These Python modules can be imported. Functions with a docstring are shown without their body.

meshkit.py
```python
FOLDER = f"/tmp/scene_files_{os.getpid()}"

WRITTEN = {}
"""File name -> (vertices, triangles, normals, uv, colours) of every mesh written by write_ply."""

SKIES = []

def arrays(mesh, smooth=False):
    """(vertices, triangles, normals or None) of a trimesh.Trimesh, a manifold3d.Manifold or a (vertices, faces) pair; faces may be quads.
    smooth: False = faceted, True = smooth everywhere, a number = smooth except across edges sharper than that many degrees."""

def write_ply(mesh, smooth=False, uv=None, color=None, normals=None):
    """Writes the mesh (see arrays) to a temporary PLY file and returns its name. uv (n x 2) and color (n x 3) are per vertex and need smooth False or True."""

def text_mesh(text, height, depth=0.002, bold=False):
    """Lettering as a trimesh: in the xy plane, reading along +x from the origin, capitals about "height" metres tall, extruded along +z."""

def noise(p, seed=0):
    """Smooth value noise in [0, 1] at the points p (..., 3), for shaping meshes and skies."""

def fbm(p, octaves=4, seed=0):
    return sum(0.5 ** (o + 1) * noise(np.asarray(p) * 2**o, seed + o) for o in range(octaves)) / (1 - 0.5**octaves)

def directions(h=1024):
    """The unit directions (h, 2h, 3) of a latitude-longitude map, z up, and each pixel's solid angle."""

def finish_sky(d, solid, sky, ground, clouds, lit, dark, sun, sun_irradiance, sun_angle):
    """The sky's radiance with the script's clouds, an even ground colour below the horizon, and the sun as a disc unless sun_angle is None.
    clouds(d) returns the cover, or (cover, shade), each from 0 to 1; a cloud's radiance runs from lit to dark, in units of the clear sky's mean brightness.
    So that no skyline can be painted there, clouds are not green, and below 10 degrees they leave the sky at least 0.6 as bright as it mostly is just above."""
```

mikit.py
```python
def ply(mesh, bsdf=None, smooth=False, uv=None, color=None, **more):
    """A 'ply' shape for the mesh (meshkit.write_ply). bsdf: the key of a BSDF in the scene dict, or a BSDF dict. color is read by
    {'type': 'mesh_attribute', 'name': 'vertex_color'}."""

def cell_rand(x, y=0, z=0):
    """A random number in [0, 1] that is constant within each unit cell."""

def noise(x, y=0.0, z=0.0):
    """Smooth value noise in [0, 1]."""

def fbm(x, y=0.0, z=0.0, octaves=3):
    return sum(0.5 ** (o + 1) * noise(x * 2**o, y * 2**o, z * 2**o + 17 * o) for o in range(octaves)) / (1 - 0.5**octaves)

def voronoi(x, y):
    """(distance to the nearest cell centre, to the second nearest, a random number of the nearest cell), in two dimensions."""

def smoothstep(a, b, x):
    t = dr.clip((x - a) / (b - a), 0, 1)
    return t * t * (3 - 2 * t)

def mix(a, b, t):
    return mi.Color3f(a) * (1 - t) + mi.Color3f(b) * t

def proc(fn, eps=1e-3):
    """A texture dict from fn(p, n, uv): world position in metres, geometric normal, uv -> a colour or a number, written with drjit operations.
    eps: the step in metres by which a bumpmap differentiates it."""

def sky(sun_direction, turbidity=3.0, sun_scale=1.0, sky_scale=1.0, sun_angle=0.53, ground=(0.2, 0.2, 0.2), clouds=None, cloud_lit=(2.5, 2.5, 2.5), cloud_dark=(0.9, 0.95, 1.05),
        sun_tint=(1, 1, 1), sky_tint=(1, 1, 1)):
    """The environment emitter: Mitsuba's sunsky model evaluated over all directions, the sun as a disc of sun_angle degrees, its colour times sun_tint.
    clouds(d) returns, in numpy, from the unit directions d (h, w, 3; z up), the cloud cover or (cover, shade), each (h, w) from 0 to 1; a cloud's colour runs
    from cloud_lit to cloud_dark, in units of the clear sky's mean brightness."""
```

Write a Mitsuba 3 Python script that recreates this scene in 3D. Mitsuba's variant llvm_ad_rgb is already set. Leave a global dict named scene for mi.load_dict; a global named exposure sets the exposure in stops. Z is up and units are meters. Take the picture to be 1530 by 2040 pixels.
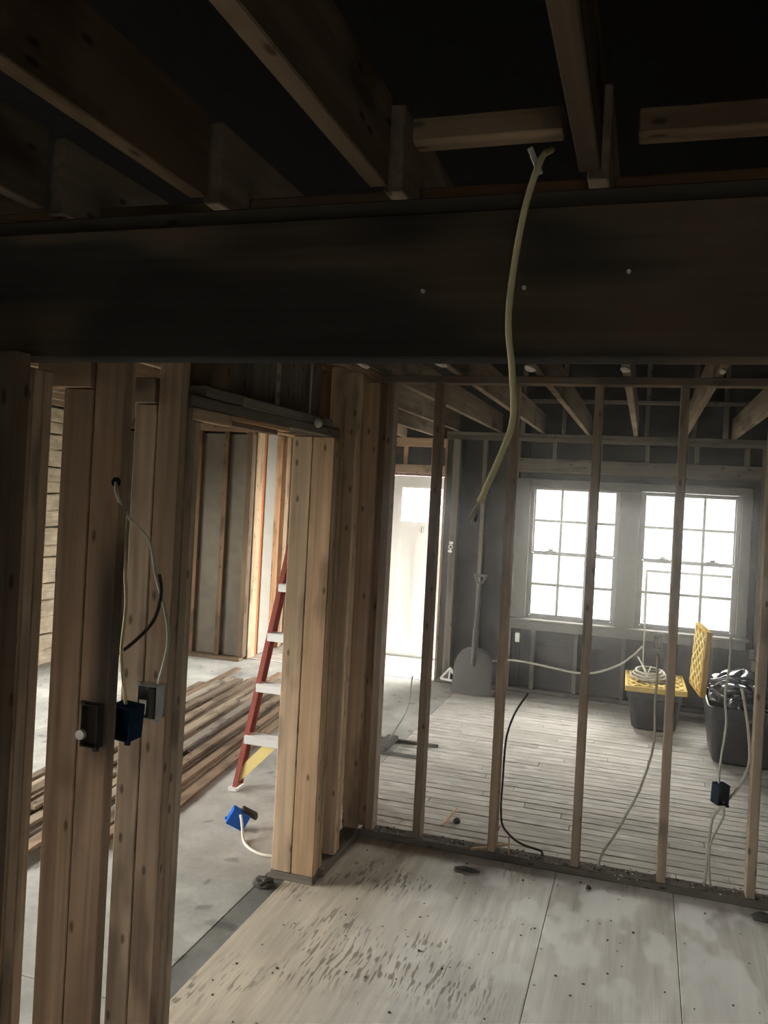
import math, random
import numpy as np, trimesh, drjit as dr, mitsuba as mi
import mikit, meshkit
from mikit import noise, fbm, voronoi, smoothstep, mix, cell_rand
from shapely.geometry import Polygon, box as sbox

# ------------------------------------------------------------------ camera, sky, exposure
T = mi.ScalarTransform4f
F_PX, ROLL, EYE, YAW = 1650.0, 0.052, 1.85, math.atan(520 / 1650)
R = np.array([math.cos(YAW), math.sin(YAW), 0.0])
FWD = np.array([-math.sin(YAW), math.cos(YAW), 0.0])
UP = -math.sin(ROLL) * R + math.cos(ROLL) * np.array([0, 0, 1.0])
exposure = 6.65
scene, labels = {}, {}
scene['camera'] = {'type': 'perspective', 'fov': math.degrees(2 * math.atan(765 / F_PX)), 'fov_axis': 'x',
                   'near_clip': 0.02, 'far_clip': 500.0,
                   'principal_point_offset_x': -2.2 / 1530, 'principal_point_offset_y': 42.0 / 2040,
                   'to_world': T().look_at(origin=[0, 0, EYE], target=[FWD[0], FWD[1], EYE], up=UP.tolist())}
SKY_GAIN = 1.0
scene['sky'] = mikit.sky((-0.5, 0.5, 0.7), turbidity=4, sun_scale=0.0, sky_scale=SKY_GAIN, ground=(0.2, 0.2, 0.19),
                         clouds=lambda d: np.ones(d.shape[:2]), cloud_lit=(3.1, 3.03, 2.82))

# ------------------------------------------------------------------ materials
def wood_fn(p, n, uv):
    ax = dr.floor(uv.y + 1e-4)
    sd = uv.y - ax
    dusty = dr.select(ax > 5.5, 0.5, dr.select(ax > 2.5, 1.0, 0.0))
    ax = dr.select(ax > 5.5, ax - 6, dr.select(ax > 2.5, ax - 3, ax))
    o = sd * 71.0
    a = dr.select(ax < 0.5, p.z, dr.select(ax < 1.5, p.x, p.y))
    b = dr.select((ax > 0.5) & (ax < 1.5), p.z, p.x)
    c = dr.select(ax < 1.5, p.y, p.z)
    w = noise(a * 1.1 + o, (b + c) * 7 + o) * 2.5
    g1 = noise((b + o) * 110 + w, (c + o) * 110 + w, a * 2.2 + o)
    g2 = noise((b + o) * 34 + w, (c + o) * 34 - w, a * 0.55 + o)
    st = fbm(a * 1.7 + o, (b - c) * 6 + o, o)
    blot = smoothstep(0.58, 0.80, fbm(a * 3.1 + o * 2, (b + c) * 9 + o, 3.0))
    k1, k2, kr = voronoi(a * 5.5 + o * 3, (b + c) * 13 + o)
    knot = (1 - smoothstep(0.04, 0.13, k1)) * dr.select(kr > 0.6, 1.0, 0.0)
    t = uv.x
    old, mid, new = mi.Color3f(0.11, 0.088, 0.067), mi.Color3f(0.31, 0.215, 0.14), mi.Color3f(0.63, 0.455, 0.30)
    base = dr.select(t < 0.5, mix(old, mid, dr.clip(t * 2, 0, 1)), mix(mid, new, dr.clip(t * 2 - 1, 0, 1)))
    red = cell_rand(o, 3.0, 5.0)
    base = base * mix(mi.Color3f(0.97, 1.0, 1.03), mi.Color3f(1.12, 0.94, 0.80), red)
    base = mix(base, mi.Color3f(0.93, 0.90, 0.80) * (0.35 * base.x + 0.5 * base.y + 0.15 * base.z), dusty * 0.75)
    col = base * (0.62 + 0.30 * g1 + 0.34 * g2) * (0.72 + 0.5 * st)
    col = col * (1 - 0.40 * blot) * (1 - 0.6 * knot)
    return dr.clip(col, 0.004, 0.92)

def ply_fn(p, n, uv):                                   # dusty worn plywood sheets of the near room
    g = noise(p.x * 46, p.y * 3.2, 2.0)
    g3 = noise(p.x * 150, p.y * 9, 5.0)
    big = fbm(p.x * 2.3 + 4, p.y * 1.5 + uv.y * 9, 1.0, 4)
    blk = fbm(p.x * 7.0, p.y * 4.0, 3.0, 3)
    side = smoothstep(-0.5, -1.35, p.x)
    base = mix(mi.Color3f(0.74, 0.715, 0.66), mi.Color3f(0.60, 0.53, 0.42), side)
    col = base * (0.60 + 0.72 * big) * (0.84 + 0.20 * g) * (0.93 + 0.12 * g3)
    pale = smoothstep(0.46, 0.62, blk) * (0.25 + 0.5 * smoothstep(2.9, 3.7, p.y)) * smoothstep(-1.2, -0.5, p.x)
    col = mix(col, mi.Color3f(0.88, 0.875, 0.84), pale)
    gn = noise(p.x * 150 + 3 * noise(p.x * 6, p.y * 6), p.y * 21 + 3.0, 7.0)
    band = dr.exp(-dr.square((p.y - 3.02 - 0.18 * (p.x + 1)) / 0.11)) * smoothstep(-1.35, -1.15, p.x) * smoothstep(-0.35, -0.6, p.x)
    zone = dr.clip(smoothstep(0.46, 0.64, fbm(p.x * 2.6 + 1, p.y * 3.4, 8.0)) * smoothstep(-0.2, -0.9, p.x) + band, 0, 1)
    gouge = smoothstep(0.60, 0.80, gn) * zone
    col = mix(col, mi.Color3f(0.13, 0.10, 0.07), 0.62 * gouge)
    s1, s2, sr = voronoi(p.x * 7, p.y * 7)
    spot = (1 - smoothstep(0.02, 0.06, s1)) * dr.select(sr > 0.8, 1.0, 0.0)
    return dr.clip(col * (1 - 0.6 * spot), 0.01, 0.9)

def board_fn(p, n, uv):                                 # old floorboards, tone and seed in uv
    g = noise(p.x * 5 + uv.y * 40, p.y * 120, uv.y * 9)
    g2 = noise(p.x * 1.3 + uv.y * 91, p.y * 30, 3.0)
    big = fbm(p.x * 1.4, p.y * 1.4 + 7, 2.0)
    sp = smoothstep(0.62, 0.74, fbm(p.x * 6 + 3, p.y * 26, 4.0))
    col = mi.Color3f(0.52, 0.495, 0.45) * (0.84 + 0.22 * uv.x) * (0.88 + 0.12 * g + 0.12 * g2) * (0.72 + 0.52 * big)
    col = mix(col, mi.Color3f(0.66, 0.65, 0.62), sp * 0.45)
    d1, d2, drr = voronoi(p.x * 5.5, p.y * 19)
    mark = (1 - smoothstep(0.10, 0.24, d1)) * dr.select(drr > 0.72, 1.0, 0.0)
    return dr.clip(col * (1 - 0.3 * mark), 0.01, 0.85)

def dust_fn(p, n, uv):                                  # grey dusty subfloor of the left room
    big = fbm(p.x * 1.7 + 3, p.y * 1.7, 2.0, 4)
    med = fbm(p.x * 8, p.y * 6, 5.0)
    fin = noise(p.x * 60, p.y * 60)
    col = mi.Color3f(0.46, 0.45, 0.415) * (0.62 + 0.66 * big) * (0.78 + 0.42 * med) * (0.94 + 0.1 * fin) * (0.8 + 0.4 * uv.x)
    d1, d2, drr = voronoi(p.x * 7 + noise(p.x * 9, p.y * 9), p.y * 5)
    mark = (1 - smoothstep(0.06, 0.22, d1)) * dr.select(drr > 0.66, 1.0, 0.0)
    return dr.clip(col * (1 - 0.32 * mark), 0.01, 0.85)

def dark_fn(p, n, uv):                                  # blackened sheathing
    f = fbm(p.x * 3 + p.y * 2, p.z * 3, 2.0)
    g = noise(p.x * 9, p.y * 9, p.z * 60)
    return mi.Color3f(0.056, 0.054, 0.049) * (0.5 + 0.8 * f) * (0.85 + 0.3 * g) * (0.4 + 1.2 * uv.x)

def panel_fn(p, n, uv):                                 # grey-tan back of plaster / sheathing panels
    f = fbm(p.x * 2.2 + p.y * 2, p.z * 1.6, 2.0)
    g = noise(p.x * 14 + p.y * 14, p.z * 14)
    return mi.Color3f(0.20, 0.175, 0.138) * (0.66 + 0.5 * f) * (0.9 + 0.2 * g) * (0.5 + uv.x)

def beam_fn(p, n, uv):                                  # dark engineered lumber of the big beam
    f = fbm(p.x * 1.6 + uv.y * 20, p.z * 5, 2.0, 4)
    g = noise(p.x * 3, p.y * 40, p.z * 90)
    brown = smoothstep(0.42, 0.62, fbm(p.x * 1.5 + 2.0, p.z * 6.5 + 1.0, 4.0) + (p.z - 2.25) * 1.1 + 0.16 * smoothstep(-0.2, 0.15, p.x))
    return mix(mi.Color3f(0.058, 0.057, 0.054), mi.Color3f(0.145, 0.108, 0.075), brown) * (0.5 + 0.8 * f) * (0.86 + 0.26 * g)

def plain(col, var=0.25, sc=14.0):
    c = mi.Color3f(col)
    return lambda p, n, uv: c * (1 - var + 2 * var * fbm(p.x * sc, p.y * sc, p.z * sc))

def diffuse(name, fn):
    scene[name] = {'type': 'twosided', 'bsdf': {'type': 'diffuse', 'reflectance': mikit.proc(fn) if callable(fn) else {'type': 'rgb', 'value': list(fn)}}}
def glossy(name, col, rough=0.35, metallic=0.0, spec=0.5):
    scene[name] = {'type': 'twosided', 'bsdf': {'type': 'principled', 'base_color': mikit.proc(col) if callable(col) else {'type': 'rgb', 'value': list(col)},
                                              'roughness': rough, 'metallic': metallic, 'specular': spec}}
def streak_fn(p, n, uv):                                 # the same wood, darkened in a long streak down the edge
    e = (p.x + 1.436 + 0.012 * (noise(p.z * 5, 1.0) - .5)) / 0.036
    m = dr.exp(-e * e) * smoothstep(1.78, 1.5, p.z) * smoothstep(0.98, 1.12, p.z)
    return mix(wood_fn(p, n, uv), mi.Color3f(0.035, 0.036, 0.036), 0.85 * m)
diffuse('m_wood', wood_fn); diffuse('m_woodstreak', streak_fn); diffuse('m_ply', ply_fn); diffuse('m_board', board_fn); diffuse('m_dust', dust_fn)
diffuse('m_dark', dark_fn); diffuse('m_panel', panel_fn); diffuse('m_beam', beam_fn)
diffuse('m_redwood', (0.42, 0.15, 0.07)); diffuse('m_palewood', (0.36, 0.345, 0.31)); diffuse('m_black', (0.012, 0.012, 0.012)); diffuse('m_slab', (0.10, 0.095, 0.085))
diffuse('m_debris', (0.10, 0.095, 0.085)); diffuse('m_bits', (0.6, 0.57, 0.5))
glossy('m_white', (0.82, 0.80, 0.76), 0.35); diffuse('m_trim', (0.15, 0.145, 0.13))
diffuse('m_vinyl', (0.20, 0.20, 0.20))
glossy('m_bin', (0.018, 0.018, 0.018), 0.42); glossy('m_bag', (0.02, 0.022, 0.026), 0.2, 0.0, 0.9)
diffuse('m_yellow', (0.70, 0.58, 0.24)); diffuse('m_mustard', (0.36, 0.22, 0.05)); diffuse('m_ochre', (0.52, 0.39, 0.13)); diffuse('m_blue', (0.02, 0.12, 0.52))
diffuse('m_navy', (0.010, 0.022, 0.040)); diffuse('m_red', (0.29, 0.085, 0.07))
glossy('m_alu', (0.72, 0.73, 0.72), 0.38, 0.35); glossy('m_steel', (0.33, 0.34, 0.33), 0.42, 0.6)
diffuse('m_cable', (0.44, 0.42, 0.36)); diffuse('m_whitecable', (0.72, 0.70, 0.62)); diffuse('m_yellowcable', (0.74, 0.66, 0.42)); diffuse('m_darkcable', (0.05, 0.045, 0.04))
diffuse('m_greyplastic', (0.12, 0.117, 0.11)); glossy('m_whiteplastic', (0.78, 0.78, 0.75), 0.4)
diffuse('m_darksteel', (0.12, 0.12, 0.11)); diffuse('m_yard', (0.20, 0.20, 0.18)); diffuse('m_stone', plain((0.50, 0.42, 0.31), 0.4, 9))
scene['m_glass'] = {'type': 'thindielectric', 'int_ior': 1.5}

# ------------------------------------------------------------------ helpers
rng = random.Random(7)
def key_of(name, parent=None):
    base = (parent + '__' if parent else '') + name
    if base not in scene and base not in labels and not any(k.startswith(base + '__') for k in scene):
        return base
    i = 1
    while f'{base}_{i:03d}' in scene or f'{base}_{i:03d}' in labels:
        i += 1
    return f'{base}_{i:03d}'

def put(name, mesh, mat, parent=None, uv=None, smooth=False, label=None, cat=None, kind=None, group=None):
    k = key_of(name, parent)
    if uv is not None:
        nv = len(mesh.vertices)
        scene[k] = mikit.ply(mesh, mat, smooth=smooth, uv=np.tile(np.array(uv, float), (nv, 1)))
    else:
        scene[k] = mikit.ply(mesh, mat, smooth=smooth)
    d = {a: b for a, b in (('label', label), ('category', cat), ('kind', kind), ('group', group)) if b}
    if d:
        labels[k] = d
    return k

def thing(name, label, cat, kind=None, group=None):
    k = key_of(name)
    labels[k] = {'label': label, 'category': cat}
    if kind: labels[k]['kind'] = kind
    if group: labels[k]['group'] = group
    return k

_CB = None
def cbox(x0, x1, y0, y1, z0, z1, c=0.003):
    """box with small chamfers"""
    global _CB
    lo, hi = np.array([x0, y0, z0], float), np.array([x1, y1, z1], float)
    ext = hi - lo
    c = min(c, ext.min() * 0.3)
    if _CB is None:
        pts = []
        for sx in (0, 1):
            for sy in (0, 1):
                for sz in (0, 1):
                    for k in range(3):
                        pts.append((sx, sy, sz, k))
        P = np.array([[s if j == p[3] else s + (0.2 if s == 0 else -0.2) for j, s in enumerate(p[:3])] for p in pts])
        hull = trimesh.convex.convex_hull(P)
        idx = [int(np.argmin(((P - v) ** 2).sum(1))) for v in hull.vertices]
        _CB = (pts, np.array(idx)[hull.faces])
    pts, faces = _CB
    V = np.array([[(lo[j] if s == 0 else hi[j]) + (0 if j == p[3] else (c if s == 0 else -c)) for j, s in enumerate(p[:3])] for p in pts])
    return trimesh.Trimesh(V, faces, process=False)

def box(x0, x1, y0, y1, z0, z1):
    return trimesh.creation.box(bounds=[[x0, y0, z0], [x1, y1, z1]])

def cat_(ms):
    return trimesh.util.concatenate(ms)

def tw(mesh, loc=(0, 0, 0), rz=0.0, rx=0.0, ry=0.0):
    m = mesh.copy()
    M = trimesh.transformations.euler_matrix(rx, ry, rz, 'sxyz')
    M[:3, 3] = loc
    m.apply_transform(M)
    return m

AX = {'z': 0, 'x': 1, 'y': 2}
def wood(name, b, parent, tone, ax, c=0.003, jit=0.0, label=None, mat='m_wood', dusty=False, **kw):
    m = cbox(*b, c=c)
    if jit:
        ctr = m.vertices.mean(0)
        M = trimesh.transformations.euler_matrix(rng.uniform(-jit, jit), rng.uniform(-jit, jit), rng.uniform(-jit, jit))
        m.vertices = (m.vertices - ctr) @ M[:3, :3].T + ctr
    return put(name, m, mat, parent, uv=(tone, AX[ax] + (6 if dusty == 2 else 3 if dusty else 0) + 0.02 + 0.96 * rng.random()), label=label, **kw)

def beam_between(p, q, w, h, c=0.003, up=(0, 0, 1)):
    """rectangular bar from p to q, w across, h along up"""
    p, q = np.array(p, float), np.array(q, float)
    L = np.linalg.norm(q - p)
    z = (q - p) / L
    x = np.cross(np.array(up, float), z); x /= np.linalg.norm(x)
    y = np.cross(z, x)
    m = cbox(-w / 2, w / 2, -h / 2, h / 2, 0, L, c)
    m.vertices = p + m.vertices @ np.array([x, y, z])
    return m

def spline(pts, n=8):
    P = np.array(pts, float)
    P = np.vstack([2 * P[0] - P[1], P, 2 * P[-1] - P[-2]])
    out = []
    for i in range(1, len(P) - 2):
        p0, p1, p2, p3 = P[i - 1:i + 3]
        for t in np.linspace(0, 1, n, endpoint=False):
            out.append(0.5 * (2 * p1 + (p2 - p0) * t + (2 * p0 - 5 * p1 + 4 * p2 - p3) * t * t + (3 * p1 - p0 - 3 * p2 + p3) * t ** 3))
    out.append(P[-2])
    return np.array(out)

def tube(pts, r, sides=8, n=8, sp=True):
    p = spline(pts, n) if sp else np.array(pts, float)
    t = np.gradient(p, axis=0); t /= np.linalg.norm(t, axis=1, keepdims=True) + 1e-12
    a = np.cross(t[0], [0.3, 0.2, 0.9]); a /= np.linalg.norm(a)
    rings = []
    for i in range(len(p)):
        a = a - t[i] * (a @ t[i]); a /= np.linalg.norm(a)
        b = np.cross(t[i], a)
        rr = r[i] if np.ndim(r) else r
        ang = np.arange(sides) * 2 * np.pi / sides
        rings.append(p[i] + rr * (np.cos(ang)[:, None] * a + np.sin(ang)[:, None] * b))
    V = np.vstack(rings + [p[:1], p[-1:]])
    Fc = []
    for i in range(len(p) - 1):
        for j in range(sides):
            j2 = (j + 1) % sides
            Fc += [[i * sides + j, i * sides + j2, (i + 1) * sides + j2], [i * sides + j, (i + 1) * sides + j2, (i + 1) * sides + j]]
    e = len(p) * sides
    for j in range(sides):
        j2 = (j + 1) % sides
        Fc += [[e, j2, j], [e + 1, (len(p) - 1) * sides + j, (len(p) - 1) * sides + j2]]
    return trimesh.Trimesh(V, np.array(Fc), process=False)

def wall_sheet(plane, c0, c1, u0, u1, z0, z1, holes=()):
    """flat slab; plane 'y': lies in x-z between y=c0..c1; plane 'x': lies in y-z between x=c0..c1"""
    poly = sbox(u0, z0, u1, z1)
    for h in holes:
        poly = poly.difference(sbox(*h))
    ms = []
    for g in getattr(poly, 'geoms', [poly]):
        m = trimesh.creation.extrude_polygon(g, c1 - c0, engine='earcut')
        v = m.vertices
        m.vertices = np.stack([v[:, 0], c0 + v[:, 2], v[:, 1]], 1) if plane == 'y' else np.stack([c0 + v[:, 2], v[:, 0], v[:, 1]], 1)
        if plane == 'y': m.invert()
        ms.append(m)
    return cat_(ms)

# ------------------------------------------------------------------ shell of the house
put('yard', box(-60, 60, -60, 60, -0.9, -0.8), 'm_yard', label='open ground outside seen through the bright windows', cat='ground', kind='structure')
floor = put('floor', cat_([box(-5.6, 1.75, -2.4, 8.1, -0.14, -0.022), box(-5.6, -1.84, 8.1, 9.18, -0.14, -0.022)]), 'm_slab', label='floor of the gutted house, plywood in front and old boards behind', cat='floor', kind='structure')
wl = thing('wall_left', 'outer wall of the left room with a daylight window opening', 'wall', 'structure')
WINL = [(0.9, 0.75, 3.5, 2.1), (5.3, 0.9, 6.3, 2.1)]
put('sheathing', wall_sheet('x', -5.62, -5.55, -2.4, 9.3, -0.14, 3.8, WINL), 'm_dark', wl, uv=(0.5, .3))
wr = thing('wall_right', 'dark wall at the right edge of both rooms', 'wall', 'structure')
put('sheathing', wall_sheet('x', 1.70, 1.76, -2.4, 8.1, -0.14, 3.8), 'm_dark', wr, uv=(0.3, .3))
wb = thing('wall_back', 'wall behind the viewer closing the near room', 'wall', 'structure')
WINB = [(0.4, 0.85, 0.95, 1.45)]
put('sheathing', wall_sheet('y', -2.46, -2.4, -5.62, 1.76, -0.14, 3.8, WINB), 'm_dark', wb, uv=(0.4, .3))
put('roof', cat_([box(-5.8, 1.9, -2.6, 8.13, 3.8, 3.9), box(-5.8, -1.83, 8.13, 9.3, 3.8, 3.9)]), 'm_black', label='dark roof deck far above the open ceiling joists', cat='roof', kind='structure')

# thin haze added to imitate lens glare around the windows
HAZE = {'type': 'homogeneous', 'albedo': {'type': 'rgb', 'value': [0.92, 0.92, 0.90]}, 'sigma_t': 0.013,
        'phase': {'type': 'hg', 'g': 0.94}}
scene['haze_medium'] = HAZE
scene['glare_haze'] = mikit.ply(box(-1.88, 1.69, 1.75, 8.045, -0.05, 3.75), {'type': 'null'}, interior={'type': 'ref', 'id': 'haze_medium'})
labels['glare_haze'] = {'label': 'thin added haze imitating lens glare in front of the windows', 'category': 'haze', 'kind': 'stuff'}

# ------------------------------------------------------------------ floor coverings
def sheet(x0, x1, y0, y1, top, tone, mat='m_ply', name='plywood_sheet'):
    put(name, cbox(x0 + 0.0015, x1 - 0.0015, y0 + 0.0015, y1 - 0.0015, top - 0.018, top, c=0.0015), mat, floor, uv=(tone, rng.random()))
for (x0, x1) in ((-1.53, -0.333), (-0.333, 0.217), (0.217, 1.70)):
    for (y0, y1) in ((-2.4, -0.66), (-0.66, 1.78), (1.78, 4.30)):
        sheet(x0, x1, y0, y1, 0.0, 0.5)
for (x0, x1) in ((-5.55, -4.1), (-4.1, -2.88), (-2.88, -1.633)):
    for (y0, y1) in ((-2.4, 0.1), (0.1, 2.54), (2.54, 4.98), (4.98, 7.97)):
        sheet(x0, x1, y0, y1, -0.004, 0.35 + 0.3 * rng.random(), 'm_dust', 'subfloor_sheet')
put('threshold_strip', cbox(-1.6335, -1.531, -2.4, 4.3, -0.022, -0.006, c=0.001), 'm_dust', floor, uv=(-0.75, .5))
y = 4.30
row = 0
while y < 9.0:
    w = 0.083 + rng.uniform(-.004, .004)
    xl, xr = -1.634, 1.70
    if y > 7.97: xl, xr = -4.0, -1.91
    cuts = [xl] + sorted(rng.uniform(xl + .3, xr - .3) for _ in range(2)) + [xr]
    if cuts[2] - cuts[1] < .5: cuts.pop(1)
    for a, b in zip(cuts[:-1], cuts[1:]):
        g = 0.0022 + rng.random() * 0.003
        dz = rng.uniform(-.003, .0)
        put('floorboard', cbox(a + .0015, b - .0015, y + g, y + w - g, -0.02, -0.004 + dz, c=0.002), 'm_board', floor, uv=(rng.random(), rng.random()))
    y += w

# ------------------------------------------------------------------ ceiling joists
ceil = thing('ceiling', 'open ceiling of bare wooden joists running towards the window wall', 'ceiling', 'structure')
JX = [-0.13 + 0.42 * k for k in range(-12, 5)]
for x in JX:
    if not -5.5 < x < 1.66: continue
    wood('joist', (x - .02, x + .02, -2.38, 1.60, 2.47, 2.655), ceil, 0.0 + 0.2 * rng.random(), 'y', jit=0.001)
    y1 = 7.99 if x > -1.9 else 7.75
    if -3.9 < x < -1.9: y1 = 9.03
    wood('joist', (x - .02 + .012, x + .02 + .012, 1.64, y1, 2.472, 2.655), ceil, 0.34 + 0.14 * rng.random(), 'y', jit=0.001, dusty=2)
# ledger strips and blocking above the beam
for (xa, xb, z) in ((-0.60, -0.17, 2.632), (-0.08, 0.26, 2.612)):
    wood('blocking', (xa + .03, xb - .03, 1.70, 1.76, z - .03, z + .02), ceil, 0.62, 'x', jit=0.006)
for xa, xb in zip(JX[:-1], JX[1:]):
    if -2.2 < xa < 1.0:
        wood('blocking', (xa + .035, xb - .012, 1.78, 1.82, 2.474, 2.53), ceil, 0.2, 'x', jit=0.003)

for i, (x, yy, l, w_) in enumerate(((-.555, 3.95, .16, .05), (-.12, 3.97, .10, .045), (.30, 4.0, .09, .03), (-.96, 3.80, .22, .045), (-1.37, 3.86, .2, .045))):
    m = trimesh.creation.icosphere(subdivisions=3)
    v = m.vertices * (.7 + .6 * meshkit.fbm(m.vertices * 2 + i * 5, 3))[:, None] * [w_ / 2, l / 2, .012] + [x, yy, 2.466]
    put('pale_lump', trimesh.Trimesh(v, m.faces, process=False), 'm_bits', ceil, smooth=True)  # pale lumps on the joist undersides

# ------------------------------------------------------------------ the big beam
beam = thing('ceiling_beam', 'dark doubled beam crossing overhead from left to right', 'beam', 'structure')
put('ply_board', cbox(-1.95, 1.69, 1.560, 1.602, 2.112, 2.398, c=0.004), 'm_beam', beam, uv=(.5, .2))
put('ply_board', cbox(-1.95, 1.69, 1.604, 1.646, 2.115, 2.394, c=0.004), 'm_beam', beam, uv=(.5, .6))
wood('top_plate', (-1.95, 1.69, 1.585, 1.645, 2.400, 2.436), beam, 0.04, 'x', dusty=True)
for x, z in ((-.435, 2.243), (-.238, 2.245), (-0.05, 2.27)):
    put('nail_head', tw(trimesh.creation.cylinder(0.004, 0.008, sections=10), (x, 1.558, z), rx=math.pi / 2), 'm_alu', beam)

# dark post below the beam at the left edge
dp = thing('timber_post', 'dark brown timber post under the beam at the left edge', 'post')
for i, (a, b) in enumerate(((-1.40, -1.302), (-1.50, -1.402), (-1.60, -1.502), (-1.72, -1.602))):
    wood('stud', (a, b, 1.455, 1.50, 0.0, 2.112), dp, 0.06 + .03 * i, 'z')

# ------------------------------------------------------------------ left wall of the near room (runs along y)
STH = 0.039
pa = thing('stud_post', 'doubled stud pair with light edges beside the dark left post', 'post')
for yy in (1.626, 1.662):
    for (a, b) in ((-1.617, -1.518), (-1.505, -1.405)):
        wood('stud', (a, b, yy, yy + .035, -0.0, 2.10), pa, 0.95, 'z', jit=0.001, dusty=2)
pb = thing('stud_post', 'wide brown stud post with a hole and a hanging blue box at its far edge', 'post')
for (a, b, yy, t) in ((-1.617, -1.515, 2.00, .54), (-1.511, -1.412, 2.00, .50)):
    wood('stud', (a, b, yy, yy + STH, 0.0, 2.24 if a > -1.55 else 2.098), pb, t, 'z', jit=0.0005, mat='m_woodstreak' if a > -1.55 else 'm_wood', dusty=2)
pc = thing('stud_post', 'stud post with a grey steel box, at the near side of the doorway', 'post')
for (a, b, yy, t) in ((-1.582, -1.5015, 2.30, .80), (-1.4975, -1.412, 2.30, .60), (-1.575, -1.500, 2.343, .6), (-1.500, -1.412, 2.343, .66), (-1.500, -1.415, 2.386, .7)):
    wood('stud', (a, b, yy, yy + STH, 0.0, 2.045 if yy > 2.36 else 2.088 if yy > 2.32 else (2.24 if a > -1.55 else 2.088)), pc, t, 'z', jit=0.001, dusty=2)

wp = thing('wall_passage', 'stud framing of the inner wall with a doorway header, left of the near room', 'wall', 'structure')
# plates and short blocks at the head of the posts
wood('block', (-1.70, -1.516, 1.985, 2.043, 2.100, 2.20), wp, 0.55, 'x', dusty=2)
wood('block', (-1.603, -1.502, 2.285, 2.34, 2.091, 2.172), wp, 0.5, 'x', dusty=2)
wood('block', (-1.512, -1.472, 2.10, 2.14, 2.02, 2.24), wp, 0.9, 'z', dusty=2)
wood('top_plate', (-1.46, -1.37, 1.66, 4.30, 2.43, 2.469), wp, 0.5, 'y')
wood('top_plate', (-1.60, -1.512, 1.66, 4.30, 2.43, 2.469), wp, 0.4, 'y')
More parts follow.
